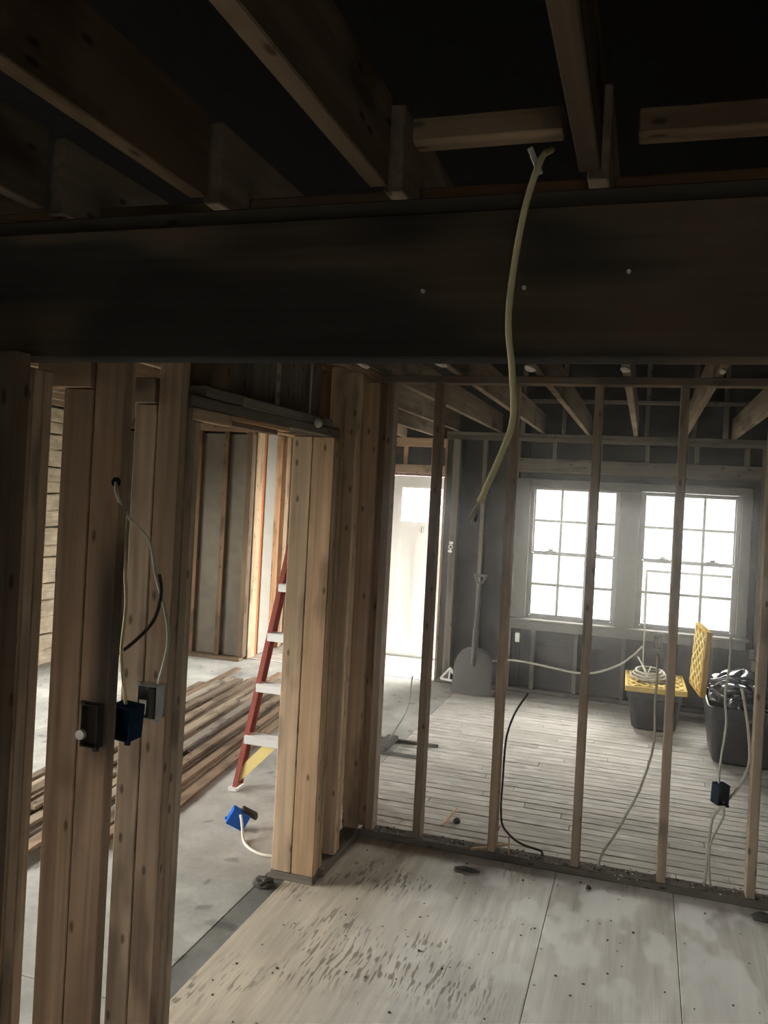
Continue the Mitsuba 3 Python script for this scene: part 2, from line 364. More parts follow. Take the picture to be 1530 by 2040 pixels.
# header over the doorway
wood('header', (-1.505, -1.405, 2.345, 3.69, 2.090, 2.128), wp, 0.24, 'y', jit=.002, dusty=True)
wood('header', (-1.60, -1.408, 2.44, 3.60, 2.130, 2.168), wp, 0.3, 'y', jit=.002, dusty=True)
wood('header', (-1.60, -1.512, 2.345, 3.69, 2.090, 2.128), wp, 0.16, 'y')
wood('header_strip', (-1.43, -1.402, 2.37, 2.62, 2.047, 2.088), wp, 0.95, 'y', jit=.004)
wood('header_strip', (-1.44, -1.406, 2.60, 3.12, 2.070, 2.090), wp, 0.85, 'y', jit=.003)
wood('header_strip', (-1.45, -1.412, 2.64, 3.02, 2.052, 2.070), wp, 0.35, 'y', jit=.003)
wood('header_strip', (-1.42, -1.404, 2.70, 3.25, 2.128, 2.165), wp, 0.5, 'y', jit=.004, dusty=True)
put('plaster_lump', trimesh.creation.icosphere(subdivisions=2, radius=.022).apply_translation((-1.40, 3.40, 2.135)), 'm_bits', wp, smooth=True)
# cripple boards above the header
for (y0, y1, t) in ((2.76, 2.86, .34), (2.865, 2.955, .2), (2.965, 3.17, .34), (3.215, 3.41, .34), (3.42, 3.53, .42), (3.555, 3.66, .5)):
    wood('cripple', (-1.54, -1.50, y0, y1, 2.168, 2.43), wp, t, 'z', jit=.003, dusty=True)
wood('cripple', (-1.50, -1.42, 2.48, 2.64, 2.168, 2.43), wp, .05, 'z')

# column of the doorway: doubled studs
col = thing('stud_post', 'freestanding pale stud post at the far side of the doorway', 'post')
for (a, b, yy, t) in ((-1.602, -1.503, 3.60, .93), (-1.500, -1.390, 3.60, .78), (-1.602, -1.503, 3.642, .7), (-1.500, -1.395, 3.642, .62)):
    wood('stud', (a, b, yy, yy + STH, 0.034, 2.088), col, t, 'z', jit=0.0008, c=.004)
wood('base_plate', (-1.606, -1.388, 3.595, 3.69, -0.004, 0.034), col, 0.4, 'x', dusty=True)
# run of studs between the column and the corner
wood('bottom_plate', (-1.462, -1.372, 3.69, 4.22, 0.0, 0.038), wp, 0.3, 'y', dusty=True)
wood('bottom_plate', (-1.60, -1.512, 3.69, 4.30, -0.004, 0.036), wp, 0.22, 'y')
for y0 in (3.69, 3.84, 3.99, 4.14, 4.29, 4.44, 4.59):
    wood('backing_board', (-1.625, -1.604, y0, y0 + .147, 0.0, 2.43), wp, 0.5 + .2 * rng.random(), 'z')
for (a, b, yy, t) in ((-1.470, -1.380, 3.85, .95), (-1.470, -1.383, 3.892, .82), (-1.470, -1.385, 4.20, .95), (-1.60, -1.515, 3.86, .6), (-1.60, -1.515, 4.22, .6), (-1.46, -1.395, 3.69, .62)):
    wood('stud', (a, b, yy, yy + STH, 0.038, 2.43), wp, t, 'z', jit=0.0008, c=.004)

# ------------------------------------------------------------------ partition of bare studs (runs along x)
part = thing('wall_partition', 'partition of bare upright studs between the near room and the window room', 'wall', 'structure')
PX = [-1.325, -1.062, -0.664, -0.247, 0.157, 0.556, 0.962, 1.36]
wood('bottom_plate', (-1.372, 1.70, 4.215, 4.305, 0.0, 0.038), part, 0.2, 'x', dusty=True)
wood('top_plate', (-1.372, 1.70, 4.215, 4.305, 2.43, 2.469), part, 0.3, 'x', dusty=2)
for i, x in enumerate(PX):
    hw = .0205
    wood('stud', (x - hw, x + hw, 4.22, 4.305, 0.038, 2.43), part, (.70, .45, .66, .60, .66, .58, .5, .5)[i], 'z', jit=0.0012, dusty=2)
wood('cripple', (-1.43, -1.352, 4.262, 4.30, 0.038, 2.43), part, .5, 'z')

# ------------------------------------------------------------------ far window wall
wf = thing('wall_far', 'dark far wall with two windows and bare framing', 'wall', 'structure')
H1, H2 = (-1.03, .725, -.235, 1.97), (-.03, .725, .80, 1.97)
for (u0, u1) in ((-1.90, -1.49), (-1.49, -1.09)):
    put('sheathing_panel', wall_sheet('y', 8.05, 8.10, u0 + .002, u1 - .002, -.14, 3.8), 'm_dark', wf, uv=(.5 + .1 * rng.random(), .1))
put('sheathing_panel', wall_sheet('y', 8.05, 8.10, -1.088, 1.70, -.14, 3.8, (H1, H2)), 'm_dark', wf, uv=(.55, .7))
wood('bottom_plate', (-1.90, 1.70, 7.96, 8.048, 0.0, .038), wf, .12, 'x', dusty=True)
wood('top_plate', (-1.90, 1.70, 7.96, 8.048, 2.395, 2.432), wf, .28, 'x', dusty=True)
wood('top_plate', (-1.90, 1.70, 7.96, 8.048, 2.434, 2.471), wf, .28, 'x', dusty=True)
for x, t in ((-1.79, .36), (-1.51, .36), (-1.19, .35), (0.985, .35), (1.36, .25)):
    wood('stud', (x - .036 if x == -1.79 else x - .02, x + .036 if x == -1.79 else x + .02, 7.96, 8.045, .038, 2.395), wf, t, 'z', dusty=True)
wood('header', (-1.17, .965, 7.962, 8.045, 2.10, 2.235), wf, .40, 'x', dusty=True)
for x in (-.846, -.43, -.007, .42, .84):
    wood('cripple', (x - .02, x + .02, 7.965, 8.045, 2.235, 2.395), wf, .34, 'z', dusty=True)
for x in (-.96, -.56, -.13, .25, .62):
    wood('cripple', (x - .02, x + .02, 7.965, 8.045, .038, .66), wf, .12, 'z', dusty=True)
for x in (-1.16, -.772, -.022, .385, .65, 1.05):
    wood('gable_stud', (x - .022, x + .022, 7.965, 8.045, 2.475, 3.78), wf, .42, 'z', dusty=True)
wood('gable_plate', (-1.40, 1.2, 7.94, 8.0, 2.765, 2.80), wf, .55, 'x', dusty=True)

def window(idx, x0, x1, z0, z1, zm, lower_rows, label, yc=8.0):
    w = thing(f'window_{idx}', label, 'window', 'structure')
    cols = [x0, x0 + (x1 - x0) / 3, x0 + 2 * (x1 - x0) / 3, x1]
    y0, y1 = yc - .03, yc + .05
    fr = [box(x0 - .045, x0 - .012, y0, y1, z0 - .045, z1 + .035), box(x1 + .012, x1 + .045, y0, y1, z0 - .045, z1 + .035),
          box(x0 - .012, x1 + .012, y0, y1, z1 + .010, z1 + .035), box(x0 - .012, x1 + .012, y0, y1, z0 - .045, z0 - .02)]
    put('frame', cat_(fr), 'm_vinyl', w)
    for nm, a, b, yy, rows in (('upper_sash', zm + .015, z1, yc + .018, [(z1 + zm + .015) / 2]), ('lower_sash', z0, zm - .015, yc - .008, lower_rows)):
        ring = [box(x0 - .012, x0, yy - .012, yy + .012, a - .012, b + .012), box(x1, x1 + .012, yy - .012, yy + .012, a - .012, b + .012),
                box(x0, x1, yy - .012, yy + .012, b, b + .012), box(x0, x1, yy - .012, yy + .012, a - .02, a)]
        s = put(nm, cat_(ring), 'm_vinyl', w)
        for c in cols[1:3]:
            put('muntin', box(c - .0115, c + .0115, yy - .008, yy + .008, a, b), 'm_vinyl', s)
        for r_ in rows:
            put('muntin', box(x0, x1, yy - .0075, yy + .0075, r_ - .0115, r_ + .0115), 'm_vinyl', s)
        zs = [a] + sorted(rows) + [b]
        for c0, c1 in zip(cols[:-1], cols[1:]):
            for r0, r1 in zip(zs[:-1], zs[1:]):
                g = trimesh.Trimesh([[c0 + .01, yy, r0 + .008], [c1 - .01, yy, r0 + .008], [c1 - .01, yy, r1 - .008], [c0 + .01, yy, r1 - .008]], [[0, 1, 2], [0, 2, 3]], process=False)
                put('pane', g, 'm_glass', s)
    for fx in (.22, .78):
        xx = x0 + (x1 - x0) * fx
        lk = cat_([cbox(xx - .05, xx + .05, yc - .012, yc + .012, zm + .012, zm + .024), cbox(xx - .022, xx + .022, yc - .014, yc + .012, zm + .022, zm + .042, .006)])
        put('sash_lock', lk, 'm_vinyl', w)
    return w
window(1, -1.002, -.266, .757, 1.938, 1.338, [1.04], 'left double-hung window with a six-pane grid in each sash')
w2 = window(2, .005, .765, .757, 1.930, 1.338, [1.045], 'right double-hung window with a lower half screen behind its grid')
put('screen_frame', cat_([box(.03, .765, 8.035, 8.047, 1.228, 1.250), box(.03, .05, 8.035, 8.047, .757, 1.228)]), 'm_vinyl', w2)

tr = thing('trim_1', 'grey wooden casing and sill around the pair of windows', 'window trim', 'structure')
put('casing', cbox(-1.175, -1.045, 7.93, 7.96, .70, 2.04, .004), 'm_trim', tr)
put('casing', cbox(-.222, -.042, 7.925, 7.97, .70, 1.965, .004), 'm_trim', tr)
put('casing', cbox(.812, .90, 7.93, 7.96, .70, 2.04, .004), 'm_trim', tr)
put('casing', cbox(-1.045, .812, 7.93, 7.96, 1.965, 2.04, .004), 'm_trim', tr)
put('jamb', cbox(-1.045, -.222, 7.93, 7.98, 1.955, 1.963, .002), 'm_trim', tr)
put('sill', cbox(-1.19, .92, 7.86, 7.98, .690, .712, .005), 'm_trim', tr)
put('apron', cbox(-1.17, .90, 7.93, 7.962, .605, .690, .004), 'm_trim', tr)

# ------------------------------------------------------------------ entry recess with the white door
we = thing('wall_entry', 'recessed entry wall around the white front door', 'wall', 'structure')
put('sheathing', wall_sheet('y', 9.10, 9.18, -3.98, -1.84, -.14, 3.8, [(-2.86, 0.0, -1.93, 2.05)]), 'm_dark', we, uv=(.9, .4))
WINJ = [(8.12, .04, 9.06, 2.25)]
put('sheathing', wall_sheet('x', -1.90, -1.84, 8.05, 9.18, -.14, 3.8, WINJ), 'm_dark', we, uv=(.5, .4))
wood('stud', (-1.93, -1.905, 8.06, 8.10, 0.0, 2.39), we, .5, 'z')
wood('header', (-3.90, -1.94, 9.0, 9.09, 2.07, 2.165), we, .5, 'x')
wood('top_plate', (-3.90, -1.94, 9.0, 9.09, 2.37, 2.47), we, .62, 'x')
for x in (-2.625, -2.30, -3.1, -3.5):
    wood('cripple', (x - .02, x + .02, 9.02, 9.09, 2.165, 2.37), we, .6, 'z')
for x in (-2.90, -1.935 + .02, -3.3, -3.7):
    wood('stud', (x - .02, x + .02, 9.01, 9.09, 0.0, 2.07), we, .55, 'z')
door = thing('door_1', 'white panelled front door with a small leaded light', 'door', 'structure')
DX0, DX1 = -2.845, -1.945
dm = [box(DX0, DX1, 9.02, 9.055, 0.005, .20), box(DX0, DX1, 9.02, 9.055, 1.345, 1.50), box(DX0, DX1, 9.02, 9.055, 1.92, 2.035),
      box(DX0, -2.645, 9.02, 9.055, .2, 1.92), box(-2.145, DX1, 9.02, 9.055, .2, 1.92), box(-2.452, -2.338, 9.02, 9.055, .2, 1.345)]
put('slab', cat_(dm), 'm_white', door)
for (a, b) in ((-2.645, -2.452), (-2.338, -2.145)):
    put('panel', cbox(a, b, 9.032, 9.046, .2, 1.345, .004), 'm_white', door)
    put('panel_moulding', cat_([box(a, a + .012, 9.022, 9.034, .2, 1.345), box(b - .012, b, 9.022, 9.034, .2, 1.345), box(a, b, 9.022, 9.034, .2, .212), box(a, b, 9.022, 9.034, 1.333, 1.345)]), 'm_white', door)
lf = put('light_frame', cat_([box(-2.665, -2.63, 9.0, 9.03, 1.485, 1.935), box(-2.16, -2.125, 9.0, 9.03, 1.485, 1.935), box(-2.665, -2.125, 9.0, 9.03, 1.90, 1.935), box(-2.665, -2.125, 9.0, 9.03, 1.485, 1.52)]), 'm_white', door)
xs, zs = [-2.63, -2.585, -2.50, -2.47, -2.32, -2.29, -2.205, -2.16], [1.52, 1.56, 1.70, 1.76, 1.82, 1.865, 1.90]
put('lead_came', cat_([box(x - .003, x + .003, 9.035, 9.041, 1.52, 1.90) for x in xs[1:-1]] + [box(-2.63, -2.16, 9.035, 9.041, z - .003, z + .003) for z in (1.56, 1.865)] +
    [box(a, b, 9.035, 9.041, z - .003, z + .003) for z in (1.64, 1.70, 1.76, 1.82) for (a, b) in ((-2.585, -2.50), (-2.29, -2.205))]), 'm_steel', lf)
put('pane', trimesh.Trimesh([[-2.63, 9.038, 1.52], [-2.16, 9.038, 1.52], [-2.16, 9.038, 1.90], [-2.63, 9.038, 1.90]], [[0, 1, 2], [0, 2, 3]], process=False), 'm_glass', lf)
prof = np.array([[0, 0], [.018, 0], [.018, .02], [.012, .03], [.024, .045], [.027, .058], [.02, .07], [0, .072]])
knob = trimesh.creation.revolve(prof, sections=20)
put('knob', tw(knob, (-2.785, 9.02, .90), rx=math.pi / 2), 'm_steel', door, smooth=40)
put('deadbolt', tw(trimesh.creation.cylinder(.028, .03, sections=20), (-2.785, 9.01, 1.035), rx=math.pi / 2), 'm_steel', door)
put('knocker', cbox(-2.388, -2.372, 8.995, 9.02, 1.40, 1.47, .004), 'm_steel', door)
put('threshold', cbox(-2.86, -1.93, 8.98, 9.09, -.004, .012, .003), 'm_steel', door)
put('weather_strip', cbox(-2.86, -1.93, 9.0, 9.02, 2.038, 2.052, .002), 'm_red', door)

# bright boards on the side of the recess, lit from the entry window
ws = thing('wall_recess', 'side wall of the entry recess with brightly lit upright boards', 'wall', 'structure')
put('sheathing', wall_sheet('x', -4.06, -4.02, 7.9, 9.18, -.14, 3.8), 'm_panel', ws, uv=(.5, .5))
for (y0, y1, d, t, mat) in ((7.93, 8.097, .0, .80, 'm_wood'), (8.10, 8.234, .045, .5, 'm_redwood'), (8.237, 8.477, .03, .9, 'm_palewood'), (8.48, 8.68, .05, .62, 'm_wood'),
                            (8.683, 8.737, .0, .85, 'm_wood'), (8.74, 8.85, .03, .86, 'm_wood'), (8.853, 8.935, .06, .22, 'm_wood'), (8.938, 9.06, .0, .9, 'm_wood')):
    wood('board', (-4.018, -3.93 - d, y0, y1, 0.0, 2.41), ws, t, 'z', mat=mat)
wood('top_plate', (-4.018, -3.93, 7.93, 9.09, 2.415, 2.47), ws, .6, 'y')

# far wall of the left room: panels between studs
wn = thing('wall_north', 'far wall of the left room with grey panels between studs', 'wall', 'structure')
put('sheathing', wall_sheet('y', 7.93, 8.0, -5.55, -4.02, -.14, 3.8), 'm_dark', wn, uv=(.5, .4))
for (a, b, t) in ((-5.54, -5.10, .35), (-5.095, -4.60, .4), (-4.597, -4.25, .36), (-4.247, -3.945, .42)):
    put('plaster_panel', cbox(a, b, 7.885, 7.925, 0.03, 2.37, .003), 'm_panel', wn, uv=(t, rng.random()))
for x, w_ in ((-4.58, .045), (-4.245, .028), (-3.97, .03), (-5.0, .04)):
    wood('stud', (x - w_, x + w_, 7.83, 7.884, .03, 2.39), wn, .16, 'z')
wood('bottom_plate', (-5.54, -3.95, 7.78, 7.87, -.004, .03), wn, .25, 'x')
wood('top_plate', (-5.54, -3.95, 7.80, 7.884, 2.39, 2.47), wn, .3, 'x')

# rough boards on the outer left wall
zz = 0.0
for k in range(17):
    h = rng.uniform(.10, .19)
    m = cbox(-5.545, -5.49, 6.33, 7.75, zz, zz + h - .008, .01)
    m = m.subdivide().subdivide().subdivide()
    v = m.vertices
    v[:, 0] += (meshkit.fbm(v * np.array([6, 5, 9]) + k, 3) - .5) * .07
    v[:, 2] += (meshkit.fbm(v * np.array([4, 6, 2]) + 3 * k, 2) - .5) * .03
    v[:, 0] = np.clip(v[:, 0], -5.548, -5.40)
    put('rough_board', m, 'm_stone', wl)
    zz += h
    if zz > 2.35: break

# ------------------------------------------------------------------ lumber pile in the left room
prg = random.Random(21)
spots = []
for lay, n in ((0, 13), (1, 10), (2, 7), (3, 4)):
    for k in range(n):
        spots.append((lay, (k + .5) / n))
for lay, t in spots:
    L = prg.uniform(1.5, 4.0)
    span = 1.16 - .2 * lay
    cx = -3.12 + span * (t - .5)
    cyy = 5.35 + prg.uniform(-.5, .5) * (4.4 - L)
    ang = math.radians(5.5 + prg.uniform(-.5, .5))
    w_ = prg.uniform(.058, .078)
    m = cbox(-w_ / 2, w_ / 2, -L / 2, L / 2, -.010, .010, .003)
    m = tw(m, (cx - (cyy - 5.35) * .096, cyy, .0065 + lay * .0215), rz=ang)
    put('old_floorboard', m, 'm_wood', uv=(prg.uniform(.3, .75), (5.02 if prg.random() < .5 else 8.02) + .96 * prg.random()), label='long worn floorboard lying in the loose pile on the left room floor', cat='plank', group='salvaged floorboards in the pile')

# ------------------------------------------------------------------ stepladder
lad = thing('step_ladder', 'red fibreglass stepladder with metal steps in the left room', 'ladder')
def fr(x_off, z): return np.array([x_off, 4.55 + .25 * z, z])
LH = 1.47
railL = (np.array([-2.29, 4.55, 0.0]), np.array([-2.29 + .08 * LH, 4.55 + .25 * LH, LH]))
railR = (np.array([-1.78, 4.55, 0.0]), np.array([-1.78 - .08 * LH, 4.55 + .25 * LH, LH]))
for (p, q), s in ((railL, 1), (railR, -1)):
    web = beam_between(p, q, .008, .075, .001, up=(0, 1, 0))
    f1 = beam_between(p + np.array([s * .012, -.036, 0]), q + np.array([s * .012, -.036, 0]), .032, .008, .001, up=(0, 1, 0))
    f2 = beam_between(p + np.array([s * .012, .036, 0]), q + np.array([s * .012, .036, 0]), .032, .008, .001, up=(0, 1, 0))
    r_ = put('rail', cat_([web, f1, f2]), 'm_red', lad)
    put('foot', cbox(p[0] - .022, p[0] + .035, p[1] - .05, p[1] + .05, -.004, .022, .004), 'm_alu', r_)
for z in (.29, .593, .896, 1.20):
    yy = 4.55 + .25 * z
    xa, xb = -2.29 + .08 * z + .006, -1.78 - .08 * z - .006
    st = cat_([cbox(xa, xb, yy - .045, yy + .045, z + .018, z + .026, .002), cbox(xa, xb, yy - .047, yy - .041, z - .022, z + .026, .002), cbox(xa, xb, yy + .041, yy + .047, z - .012, z + .026, .002)]
              + [box(xa, xb, yy - .04 + k * .016, yy - .034 + k * .016, z + .026, z + .029) for k in range(5)])
    put('step', st, 'm_alu', lad)
for sgn, xc in ((1, -2.29), (-1, -1.78)):
    P2 = np.array([(.028, .045), (.055, .07), (.14, .16), (.24, .268), (.15, .268), (.055, .165), (.028, .12)])
    pl = trimesh.creation.extrude_polygon(Polygon(P2), .006, engine='earcut')
    vv = pl.vertices
    pl.vertices = np.stack([xc + sgn * vv[:, 0], 4.525 + .25 * vv[:, 1] + vv[:, 2], vv[:, 1]], 1)
    put('brace', pl, 'm_yellow', lad)
for x, xt in ((-2.42, -2.20), (-1.95, -1.97)):
    put('rear_rail', beam_between((x, 5.62, 0), (xt, 5.0, LH - .02), .03, .045, .002, up=(1, 0, 0)), 'm_red', lad)
for z in (.30, .60, .90, 1.2):
    yy = 5.62 - .6 * z / LH
    put('rear_bar', cbox(-2.42 + .22 * z / LH, -1.95 - .02 * z / LH, yy - .012, yy + .012, z - .012, z + .012, .002), 'm_red', lad)
put('top_cap', cbox(-2.14, -1.90, 4.88, 5.06, LH - .02, LH + .05, .01), 'm_red', lad)

# ------------------------------------------------------------------ electrical boxes and cables
def device_box(w, d, h, t=.004):
    """open-fronted box; x width, y depth (open towards -y), z height, centred"""
    return cat_([cbox(-w / 2, -w / 2 + t, -d / 2, d / 2, -h / 2, h / 2, .001), cbox(w / 2 - t, w / 2, -d / 2, d / 2, -h / 2, h / 2, .001),
                 cbox(-w / 2, w / 2, -d / 2, d / 2, -h / 2, -h / 2 + t, .001), cbox(-w / 2, w / 2, -d / 2, d / 2, h / 2 - t, h / 2, .001), cbox(-w / 2, w / 2, d / 2 - t, d / 2, -h / 2, h / 2, .001),
                 cbox(-w / 2 - .004, -w / 2 + .012, -d / 2, -d / 2 + .01, h / 2 - .002, h / 2 + .008, .001), cbox(w / 2 - .012, w / 2 + .004, -d / 2, -d / 2 + .01, -h / 2 - .008, -h / 2 + .002, .001)])
b1 = thing('outlet_box', 'blue plastic electrical box lying on the grey floor beside the doorway', 'electrical box')
put('shell', tw(device_box(.062, .085, .10), (-2.0, 4.03, .055), rz=math.radians(-62), rx=math.radians(62)), 'm_blue', b1)
put('outlet', tw(cbox(-.03, .03, -.012, .012, -.045, .045, .004), (-1.955, 4.075, .075), rz=math.radians(-62), rx=math.radians(62)), 'm_darkcable', b1)
def cable(pts, r, mat, label, sides=8, n=8, group=None):
    return put('cable', tube(pts, r, sides, n), mat, smooth=True, label=label, cat='cable', group=group)
cable([(-1.985, 4.02, .07), (-1.965, 3.99, .085), (-1.935, 3.95, .05), (-1.90, 3.90, .006), (-1.83, 3.83, .004), (-1.74, 3.79, .004), (-1.66, 3.80, .004)], .0075, 'm_whitecable', 'short white cable from the blue box on the floor')
b2 = thing('outlet_box', 'dark blue electrical box between the two left stud posts', 'electrical box')
put('shell', tw(device_box(.075, .07, .10), (-1.445, 2.135, 1.125), rz=math.radians(0), ry=math.radians(4)), 'm_navy', b2)
b3 = thing('outlet_box', 'grey steel box with white tape on the doorway post', 'electrical box')
put('shell', tw(device_box(.072, .05, .105), (-1.452, 2.275, 1.153)), 'm_steel', b3)
put('tape', cbox(-1.478, -1.452, 2.248, 2.2505, 1.115, 1.16, .0005), 'm_bits', b3)
put('switch', cbox(-1.447, -1.425, 2.25, 2.262, 1.10, 1.20, .003), 'm_darkcable', b3)
b4 = thing('switch_box', 'dark steel switch box with a round knockout on the face of the wide brown post', 'electrical box')
put('shell', tw(device_box(.055, .03, .12), (-1.452, 1.983, 1.15)), 'm_darkcable', b4)
put('knockout', tw(trimesh.creation.cylinder(.014, .012, sections=18), (-1.474, 1.966, 1.125), rx=math.pi / 2), 'm_alu', b4)
put('wire_hole', tw(trimesh.creation.cylinder(.014, .004, sections=18), (-1.425, 1.999, 1.835), rx=math.pi / 2), 'm_black', pb)
cable([(-1.425, 1.998, 1.835), (-1.41, 1.985, 1.80), (-1.425, 2.06, 1.74), (-1.44, 2.2, 1.66), (-1.425, 2.225, 1.55), (-1.385, 2.23, 1.43), (-1.375, 2.23, 1.35), (-1.392, 2.24, 1.28), (-1.42, 2.26, 1.215)], .005, 'm_cable', 'thin white cable hanging in front of the doorway post to its steel box')
cable([(-1.466, 2.11, 1.75), (-1.467, 2.11, 1.643), (-1.455, 2.12, 1.48), (-1.462, 2.12, 1.33), (-1.45, 2.13, 1.20), (-1.445, 2.135, 1.17)], .005, 'm_yellowcable', 'yellowish cable dropping into the dark blue box')
cable([(-1.495, 2.12, 1.31), (-1.45, 2.16, 1.355), (-1.41, 2.2, 1.42), (-1.395, 2.21, 1.5), (-1.398, 2.2, 1.56)], .0055, 'm_darkcable', 'dark cable looped between the two left stud posts')

# the long cable hanging over the beam
cm = thing('cable', 'long yellowish cable hanging from the ceiling in front of the beam', 'cable')
put('jacket', tube([(-.205, 1.60, 2.52), (-.214, 1.52, 2.469), (-.236, 1.50, 2.37), (-.252, 1.50, 2.243), (-.254, 1.50, 2.161), (-.243, 1.5, 2.079), (-.237, 1.5, 1.997), (-.250, 1.5, 1.942), (-.282, 1.5, 1.858), (-.290, 1.5, 1.838)], .0062, 8), 'm_yellowcable', cm, smooth=True)
put('conductor', tube([(-.289, 1.5, 1.84), (-.297, 1.5, 1.815), (-.305, 1.5, 1.80)], .002, 6), 'm_cable', cm, smooth=True)
put('conductor', tube([(-.290, 1.502, 1.84), (-.295, 1.502, 1.82), (-.297, 1.503, 1.802)], .002, 6), 'm_darkcable', cm, smooth=True)
put('conductor', tube([(-.291, 1.498, 1.84), (-.302, 1.498, 1.822), (-.306, 1.497, 1.812)], .0018, 6), 'm_bits', cm, smooth=True)
put('cable_clip', tw(cbox(-.006, .006, -.003, .003, -.03, .03, .002), (-.245, 1.66, 2.525), ry=-.4), 'm_whiteplastic', label='small pale strip nailed above the beam beside the hanging cable', cat='clip')

# cables in the partition
cable([(.091, 4.26, 1.12), (.095, 4.27, 1.0), (.091, 4.27, .903), (.094, 4.27, .681), (.05, 4.28, .48), (.021, 4.28, .398), (-.065, 4.28, .209), (-.12, 4.27, .11), (-.136, 4.26, .045)], .006, 'm_cable', 'grey-white cable hanging just left of the third stud from the right')
b5 = thing('outlet_box', 'blue electrical box dangling on a cable in the partition', 'electrical box')
put('shell', tw(device_box(.058, .06, .095), (.405, 4.25, .498), rz=.5, ry=.05), 'm_navy', b5)
cable([(.417, 4.26, 1.25), (.417, 4.26, 1.115), (.405, 4.26, .96), (.415, 4.25, .835), (.402, 4.25, .68), (.395, 4.25, .59), (.398, 4.25, .53)], .006, 'm_cable', 'cable holding up the dangling blue box')
cable([(.475, 4.27, 1.0), (.484, 4.27, .971), (.513, 4.27, .82), (.525, 4.27, .655), (.483, 4.27, .53), (.42, 4.27, .44), (.379, 4.27, .369), (.367, 4.27, .247), (.362, 4.26, .15), (.355, 4.26, .045)], .007, 'm_cable', 'thick grey cable sagging beside the rightmost full stud')
cable([(.42, 4.25, .46), (.425, 4.25, .40), (.40, 4.25, .33), (.372, 4.25, .25), (.372, 4.255, .15), (.385, 4.26, .045)], .005, 'm_cable', 'thin loop of cable under the dangling blue box')
cable([(-.533, 4.34, .838), (-.58, 4.33, .76), (-.612, 4.32, .68), (-.630, 4.3, .579), (-.634, 4.29, .371), (-.634, 4.28, .25), (-.622, 4.28, .164), (-.58, 4.28, .115), (-.52, 4.28, .082), (-.45, 4.28, .07), (-.417, 4.28, .062), (-.412, 4.275, .040)], .0055, 'm_darkcable', 'black cable bent along the third stud from the corner')
cable([(-1.50, 5.62, .56), (-1.53, 5.7, .44), (-1.562, 5.8, .326), (-1.60, 5.8, .22), (-1.647, 5.78, .13), (-1.68, 5.75, .05)], .006, 'm_cable', 'cable rising from the metal bracket on the floor')
fb = thing('fan_brace', 'two-bar steel ceiling brace with a box lying on the floor behind the corner', 'bracket')
for yy in (5.60, 5.92):
    put('bar', cbox(-1.86, -1.36, yy - .014, yy + .014, -.003, .016, .003), 'm_darksteel', fb)
put('junction_box', cbox(-1.75, -1.66, 5.60, 5.92, .004, .045, .01), 'm_darksteel', fb)

# cable along the window wall, wall outlets
cable([(-1.40, 7.78, .33), (-1.318, 7.78, .30), (-1.132, 7.80, .325), (-.923, 7.80, .315), (-.70, 7.80, .29), (-.515, 7.80, .275), (-.383, 7.80, .29), (-.25, 7.8, .34), (-.128, 7.8, .41), (-.03, 7.8, .50), (.035, 7.82, .575)], .010, 'm_cable', 'thick white cable sagging along the wall below the windows')
cable([(.04, 7.84, 1.24), (.045, 7.82, .9), (.045, 7.80, .6), (.05, 7.78, .40)], .008, 'm_cable', 'straight white cord hanging down the middle of the window wall')
for (x, z, lab) in ((-1.10, .525, 'white outlet on a box below the left window casing'), (.165, .60, 'small dark box on the wall behind the open tote, upper'), (.95, .58, 'small box at the right end of the wall below the windows')):
    b = thing('wall_outlet', lab, 'electrical box')
    put('shell', tw(device_box(.06, .05, .10), (x, 7.935, z)), 'm_darkcable', b)
    put('receptacle', cbox(x - .022, x + .022, 7.905, 7.925, z - .045, z + .045, .006), 'm_whiteplastic' if x < 0 else 'm_greyplastic', b)
tag = cat_([tw(trimesh.creation.torus(.018, .005, major_sections=20, minor_sections=8), (0, 0, 0), rx=math.pi / 2), cbox(-.02, .02, -.004, .004, .03, .055, .003), cbox(-.02, .02, -.004, .004, -.055, -.03, .003), cbox(-.006, .006, -.003, .003, .015, .035), cbox(-.006, .006, -.003, .003, -.035, -.015)])
put('wall_hook', tw(tag, (-1.80, 7.94, 1.335), ry=.1), 'm_whiteplastic', smooth=30, label='small white plastic hook on the stud right of the door', cat='hook')

# ------------------------------------------------------------------ shovel
sh = thing('scoop_shovel', 'grey scoop shovel standing upside down against the dark wall', 'shovel')
nu, nv = 15, 15
V, Fc = [], []
for side in (0, 1):
    for j in range(nv):
        t = j / (nv - 1)
        hw = .185 * (1 if t < .55 else math.sqrt(max(0, 1 - ((t - .55) / .47) ** 2)) * .93 + .07)
        for i in range(nu):
            u = i / (nu - 1) * 2 - 1
            V.append((-1.465 + u * hw + (t * .0), 7.60 + .13 * t - .045 * (1 - u * u) * (.35 + .65 * t) + side * .006, .005 + .415 * t))
for side in (0, 1):
    o = side * nu * nv
    for j in range(nv - 1):
        for i in range(nu - 1):
            a = o + j * nu + i
            q = [a, a + 1, a + nu + 1, a + nu]
            if side: q = q[::-1]
            Fc += [[q[0], q[1], q[2]], [q[0], q[2], q[3]]]
loop = [i for i in range(nu)] + [j * nu + nu - 1 for j in range(1, nv)] + [(nv - 1) * nu + i for i in range(nu - 2, -1, -1)] + [j * nu for j in range(nv - 2, 0, -1)]
for a, b in zip(loop, loop[1:] + loop[:1]):
    Fc += [[a, a + nu * nv, b + nu * nv], [a, b + nu * nv, b]]
put('blade', trimesh.Trimesh(V, Fc, process=False), 'm_greyplastic', sh, smooth=40)
put('shaft', tube([(-1.465, 7.66, .30), (-1.47, 7.70, .45), (-1.478, 7.76, .62), (-1.476, 7.80, .80), (-1.475, 7.84, 1.02)], .017, 10), 'm_greyplastic', sh, smooth=True)
